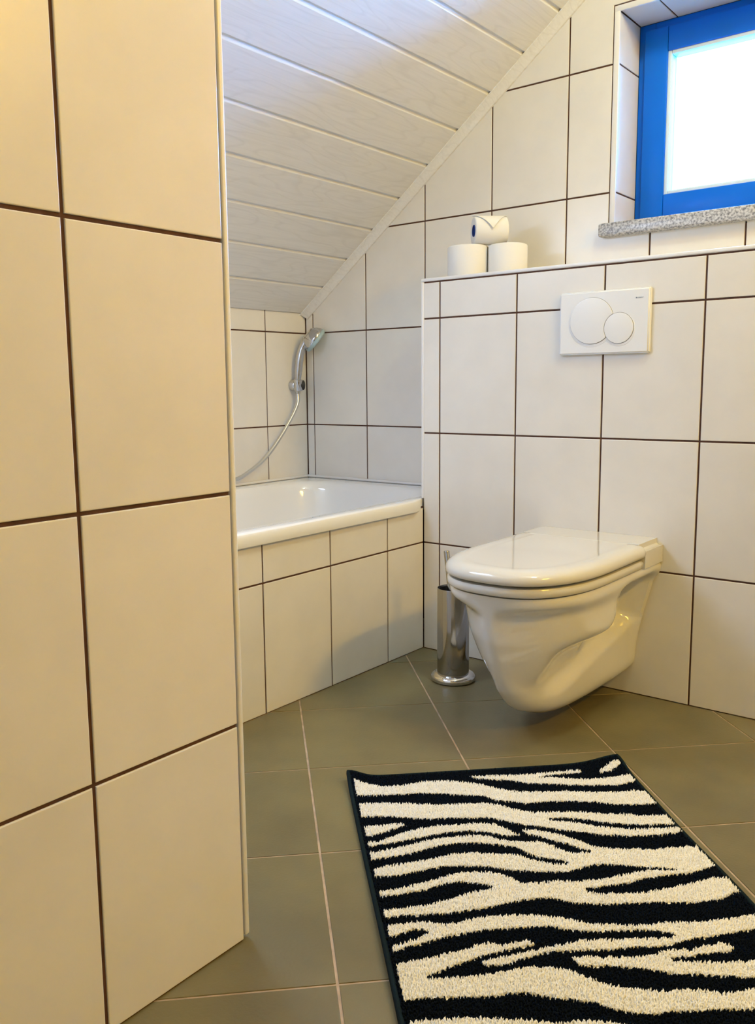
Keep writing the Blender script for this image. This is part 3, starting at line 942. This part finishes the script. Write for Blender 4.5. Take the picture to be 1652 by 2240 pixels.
# ------------------------------------------------------------------ zebra rug
# stripes measured once from the photograph's floor plane and stored in the rug's own frame below
STRIPES = [[(-1,27),(29,36),(63,52),(105,52),(150,41),(195,42),(226,53),(265,70),(288,90),(324,108),(364,114),(419,119),(463,128),(511,134),(550,134),(566,142),(582,142),(582,191),(564,191),(517,186),(487,179),(458,168),(408,158),(368,154),(327,156),(299,145),(274,138),(253,116),(227,110),(201,104),(162,93),(124,88),(80,88),(40,87),(-5,88)],[(246,30),(289,32),(345,37),(404,35),(450,32),(480,34),(479,40),(476,44),(439,44),(404,46),(380,53),(409,56),(441,65),(481,74),(524,75),(564,73),(582,73),(582,102),(563,102),(522,107),(501,103),(458,97),(418,89),(352,74),(325,58),(284,49),(258,41)],[(517,42),(552,22),(565,22),(566,35),(540,50),(512,54)],[(-8,126),(22,119),(62,120),(101,127),(153,140),(206,143),(253,146),(277,158),(298,177),(326,191),(351,194),(351,194),(393,198),(430,206),(466,216),(496,220),(522,230),(562,234),(582,234),(582,267),(564,267),(536,263),(509,263),(477,254),(440,243),(427,236),(404,226),(373,217),(350,217),(348,224),(366,230),(399,241),(420,253),(447,264),(474,272),(504,275),(534,277),(564,280),(582,280),(582,294),(564,294),(534,299),(503,299),(474,297),(446,290),(420,285),(396,274),(369,265),(343,252),(320,242),(301,237),(288,228),(262,212),(239,199),(209,197),(181,193),(142,192),(117,188),(80,179),(60,172),(16,169),(-7,173)],[(-6,207),(38,203),(76,200),(87,207),(61,219),(34,232),(-5,244)],[(-5,261),(30,258),(70,237),(111,223),(150,218),(188,218),(227,218),(245,225),(259,239),(281,268),(259,269),(241,259),(219,248),(195,242),(157,242),(118,250),(79,260),(41,267),(-6,278)],[(-7,295),(26,290),(63,281),(112,266),(153,260),(191,258),(222,264),(243,281),(270,289),(306,295),(328,311),(328,317),(348,337),(382,339),(386,334),(368,323),(354,307),(333,295),(314,278),(293,266),(288,251),(311,255),(329,263),(320,259),(352,278),(380,303),(393,321),(423,333),(446,338),(470,340),(497,346),(518,342),(562,345),(582,345),(582,411),(560,411),(519,420),(488,420),(463,423),(438,426),(411,434),(387,437),(359,439),(334,440),(334,451),(356,457),(388,462),(421,463),(450,460),(483,453),(509,448),(548,440),(558,444),(582,444),(582,486),(571,486),(559,483),(535,494),(506,498),(473,496),(441,492),(410,488),(389,487),(356,486),(335,482),(304,476),(282,463),(269,457),(234,457),(203,463),(169,470),(135,474),(103,478),(71,476),(39,476),(18,477),(-2,487),(-3,468),(10,462),(42,457),(75,453),(110,444),(141,433),(158,428),(179,425),(188,423),(192,414),(167,405),(146,398),(124,398),(99,406),(85,413),(60,415),(37,422),(-3,424),(-3,413),(33,406),(67,398),(103,387),(141,372),(175,373),(208,380),(227,397),(242,415),(267,416),(297,414),(325,421),(360,420),(396,415),(430,408),(460,404),(482,407),(502,410),(506,407),(485,401),(463,397),(442,391),(410,382),(377,376),(351,382),(324,392),(290,387),(265,383),(233,375),(202,361),(157,353),(122,350),(74,361),(38,367),(-5,367),(-5,349),(31,337),(67,333),(116,324),(154,314),(189,317),(223,324),(258,331),(269,343),(284,354),(309,366),(329,371),(334,369),(333,360),(314,351),(292,344),(274,325),(264,309),(232,294),(197,284),(161,281),(123,287),(97,297),(59,308),(23,312),(-4,319)],[(-2,518),(0,509),(13,499),(47,494),(74,495),(93,504),(118,502),(141,494),(174,493),(216,495),(245,502),(275,510),(292,520),(312,531),(337,533),(365,541),(396,542),(418,541),(439,542),(470,545),(503,543),(561,539),(582,539),(582,572),(541,572),(518,574),(484,577),(452,580),(424,584),(394,591),(374,590),(344,588),(314,589),(274,586),(235,582),(214,586),(192,592),(175,596),(164,602),(144,602),(131,601),(127,594),(140,589),(168,586),(189,581),(211,576),(232,573),(253,571),(278,564),(302,566),(330,569),(363,570),(388,573),(412,575),(423,570),(405,559),(381,553),(350,550),(317,548),(290,544),(266,535),(246,526),(213,525),(186,524),(165,524),(134,525),(101,531),(80,535),(59,542),(38,547),(16,558),(-3,568),(-4,559),(3,550),(29,540),(51,531),(71,518),(58,511),(44,511),(22,521),(2,532)],[(-2,593),(22,583),(52,576),(83,570),(114,564),(130,557),(149,553),(166,560),(187,557),(204,555),(212,566),(194,568),(172,572),(151,576),(141,577),(123,584),(98,592),(76,601),(56,609),(44,611),(48,617),(73,619),(101,620),(130,619),(150,616),(180,611),(200,611),(227,619),(241,622),(256,635),(270,649),(288,660),(310,668),(326,674),(352,679),(386,680),(406,685),(425,693),(451,692),(472,688),(582,688),(582,725),(450,725),(424,722),(397,719),(370,719),(343,716),(326,718),(299,714),(276,704),(254,688),(229,680),(204,674),(171,660),(147,659),(128,661),(92,658),(65,656),(38,653),(15,656),(-2,659)],[(255,599),(285,600),(299,605),(326,607),(345,610),(366,608),(400,600),(428,605),(449,597),(482,596),(490,606),(480,615),(454,614),(422,616),(392,617),(387,619),(395,626),(426,629),(453,635),(503,637),(582,637),(582,669),(484,669),(457,663),(430,659),(413,654),(386,650),(366,643),(344,633),(318,627),(300,622),(277,620),(259,615)],[(-3,693),(30,693),(57,693),(92,696),(117,700),(134,704),(160,708),(176,714),(201,720),(220,716),(258,724),(282,732),(295,742),(313,761),(361,771),(420,776),(582,776),(582,809),(401,809),(329,798),(268,782),(209,759),(144,749),(72,743),(-3,745)],[(-6,774),(48,774),(111,784),(157,798),(168,811),(121,808),(75,798),(27,794),(-8,796)]]
RUG_W, RUG_L = 0.572, 0.93
rug = empty('zebra_rug', (0.395, -0.843, 0.0))
rug.rotation_euler = (0, 0, math.radians(45.158))
# local frame: x across the rug, -y along it
def pip(px_, py_, poly):
    poly = np.asarray(poly, float)
    x0_, y0_ = poly[:, 0], poly[:, 1]
    x1_, y1_ = np.roll(x0_, -1), np.roll(y0_, -1)
    ins = np.zeros(px_.shape, bool)
    for a, b, c, d in zip(x0_, y0_, x1_, y1_):
        if b == d: continue
        cond = ((b > py_) != (d > py_)) & (px_ < (c-a)*(py_-b)/(d-b)+a)
        ins ^= cond
    return ins
def white_at(s, t):
    r = np.zeros(s.shape, bool)
    for p in STRIPES: r |= pip(s*1000, t*1000, p)
    return r & (s > 0.009) & (s < RUG_W-0.003) & (t > 0.010) & (t < RUG_L-0.01)
def lift(s, t):
    # the far corners curl up a little and the mat ripples slightly along its left edge
    z = 0.014*np.exp(-(((s-RUG_W)/0.06)**2+(t/0.055)**2))
    z = z+0.012*np.exp(-((s/0.035)**2+(t/0.04)**2))
    z = z+0.0035*np.exp(-((s/0.03)**2))*(0.5+0.5*np.sin(t*13+1.0))
    z = z+0.003*np.exp(-(((RUG_W-s)/0.03)**2))*(0.5+0.5*np.sin(t*17))
    return z
nx_, ny_ = 144, 232
sg = np.linspace(0, RUG_W, nx_+1); tg = np.linspace(0, RUG_L, ny_+1)
SS, TT = np.meshgrid(sg, tg, indexing='ij')
ZZ = lift(SS, TT)
nv = (nx_+1)*(ny_+1)
topv = np.stack([SS.ravel(), -TT.ravel(), (ZZ+0.0065).ravel()], 1)
botv = np.stack([SS.ravel(), -TT.ravel(), (ZZ+0.0008).ravel()], 1)
idx = np.arange(nv).reshape(nx_+1, ny_+1)
f_top = np.stack([idx[:-1, :-1].ravel(), idx[:-1, 1:].ravel(), idx[1:, 1:].ravel(), idx[1:, :-1].ravel()], 1)
f_bot = f_top[:, ::-1]+nv
b_ = np.concatenate([idx[:, 0], idx[-1, 1:], idx[::-1, -1][1:], idx[0, ::-1][1:-1]])
f_side = np.stack([b_, np.roll(b_, -1), np.roll(b_, -1)+nv, b_+nv], 1)
me = bpy.data.meshes.new('backing')
me.from_pydata(np.concatenate([topv, botv]).tolist(), [], np.concatenate([f_top, f_bot, f_side]).tolist())
for mm in (M_bind, M_bpile, M_wpile): me.materials.append(mm)
cs_, ct_ = (SS[:-1, :-1]+SS[1:, 1:])/2, (TT[:-1, :-1]+TT[1:, 1:])/2
wmask = white_at(cs_, ct_)
mi = np.zeros(len(me.polygons), int)
mi[:len(f_top)] = np.where(wmask.ravel(), 2, 1)
me.polygons.foreach_set('material_index', mi)
link('backing', me, [], rug)
# overlocked edge binding
edge = []
for k in range(0, 116): edge.append((0.0, RUG_L*k/116))
for k in range(0, 72): edge.append((RUG_W*k/72, RUG_L))
for k in range(0, 116): edge.append((RUG_W, RUG_L*(1-k/116)))
for k in range(0, 72): edge.append((RUG_W*(1-k/72), 0.0))
ep = [Vector((s, -t, float(lift(np.array(s), np.array(t)))+0.0052)) for s, t in edge]
ringz = []
N_ = len(ep)
for i, p in enumerate(ep):
    t_ = (ep[(i+1) % N_]-ep[i-1]).normalized()
    a_ = Vector((0, 0, 1)); b2 = t_.cross(a_).normalized()
    ringz.append([p+a_*0.0046*math.cos(2*math.pi*k/8)+b2*0.0042*math.sin(2*math.pi*k/8) for k in range(8)])
bm = bmesh.new()
vv = [[bm.verts.new(q_) for q_ in r] for r in ringz]
for i in range(N_):
    a_, b2 = vv[i], vv[(i+1) % N_]
    for k in range(8): bm.faces.new((a_[k], a_[(k+1) % 8], b2[(k+1) % 8], b2[k]))
bmobj('edge_binding', bm, M_bind, rug, smooth=60)
# pile: two meshes of short tufts
def pile(name, want_white, step, h, m, spread):
    s0 = np.arange(0.006, RUG_W-0.0025, step); t0 = np.arange(0.005, RUG_L-0.005, step)
    s_, t_ = np.meshgrid(s0, t0, indexing='ij'); s_ = s_.ravel(); t_ = t_.ravel()
    s_ = s_+rng.uniform(-step*.6, step*.6, s_.shape); t_ = t_+rng.uniform(-step*.6, step*.6, t_.shape)
    keep = white_at(s_, t_) == want_white
    s_, t_ = s_[keep], t_[keep]
    n = len(s_)
    z = lift(s_, t_)+0.0055
    hh = h*rng.uniform(0.75, 1.2, n)
    ta = rng.uniform(0, 2*np.pi, n); tl = spread*rng.uniform(0.1, 1, n)
    tip = np.stack([s_+np.cos(ta)*tl, -t_+np.sin(ta)*tl-0.0004, z+hh], 1)
    a0 = rng.uniform(0, 2*np.pi, n)
    V_ = np.empty((n, 7, 3))
    for k in range(3):
        a = a0+2*np.pi*k/3
        V_[:, k] = np.stack([s_+np.cos(a)*step*.62, -t_+np.sin(a)*step*.62, z-0.001], 1)
        V_[:, 3+k] = np.stack([s_+np.cos(ta)*tl*.5+np.cos(a)*step*.55, -t_+np.sin(ta)*tl*.5+np.sin(a)*step*.55, z+hh*.62], 1)
    V_[:, 6] = tip
    base = (np.arange(n)*7)[:, None]
    F3 = []
    for k in range(3):
        k2 = (k+1) % 3
        F3 += [base+np.array([[k, k2, 3+k2]]), base+np.array([[k, 3+k2, 3+k]]), base+np.array([[3+k, 3+k2, 6]])]
    F = np.concatenate(F3)
    me = bpy.data.meshes.new(name)
    me.vertices.add(n*7); me.vertices.foreach_set('co', V_.reshape(-1))
    nf = len(F)
    me.loops.add(nf*3); me.loops.foreach_set('vertex_index', F.reshape(-1).astype(np.int32))
    me.polygons.add(nf); me.polygons.foreach_set('loop_start', np.arange(0, nf*3, 3, dtype=np.int32))
    me.update(); me.validate()
    me.polygons.foreach_set('use_smooth', [True]*nf)
    o = link(name, me, m, rug)
    o['kind'] = 'stuff'
    return o
pile('white_pile', True, 0.0024, 0.0068, M_wpile, 0.0018)
pile('black_pile', False, 0.0030, 0.0058, M_bpile, 0.0018)
tag(rug, 'black and white zebra striped pile bath mat lying on the floor tiles', 'rug')

# room fittings that light the room, out of view
cl = empty('ceiling_lamp', (1.28, -0.50, ZT)); tag(cl, 'round ceiling lamp with a white glass shade', 'ceiling lamp')
bmobj('lamp_base', lathe([(0.165, -0.004), (0.170, -0.010), (0.170, -0.030), (0.165, -0.034)], 48), M_chrome, cl, smooth=40)
bmobj('lamp_shade', lathe([(0.16, -0.034), (0.15, -0.055), (0.10, -0.072), (0.01, -0.078)], 48), M_lampglass, cl, smooth=40)


ml = empty('mirror_lamp', (XR, -0.80, 2.15)); tag(ml, 'narrow wall lamp with amber glass on the plain right wall', 'wall lamp')
boxobj('lamp_mount', (-0.045, -0.0005, -0.05, 0.05, -0.04, 0.04), M_chrome, ml, bev=0.004, smooth=40)
boxobj('lamp_shade', (-0.072, -0.046, -0.30, 0.30, -0.05, 0.05), emis('amber_lamp_glass', (1.0, 0.6, 0.15), 3.0), ml, bev=0.008, smooth=40)
# unseen roof window added for cool light in the alcove, behind the partition
rw = empty('added_roof_window', (-0.17, -1.05, zc(-0.17))); tag(rw, kind='structure')
rw.rotation_euler = (0, -math.atan(SL), 0)
boxobj('window_frame', [(-0.24, -0.20, -0.22, 0.22, -0.018, 0.004), (0.20, 0.24, -0.22, 0.22, -0.018, 0.004),
                        (-0.20, 0.20, -0.22, -0.18, -0.018, 0.004), (-0.20, 0.20, 0.18, 0.22, -0.018, 0.004)], M_trim, rw, bev=0.003, smooth=40)
boxobj('pane', (-0.20, 0.20, -0.18, 0.18, -0.006, 0.002), M_glowpane, rw)
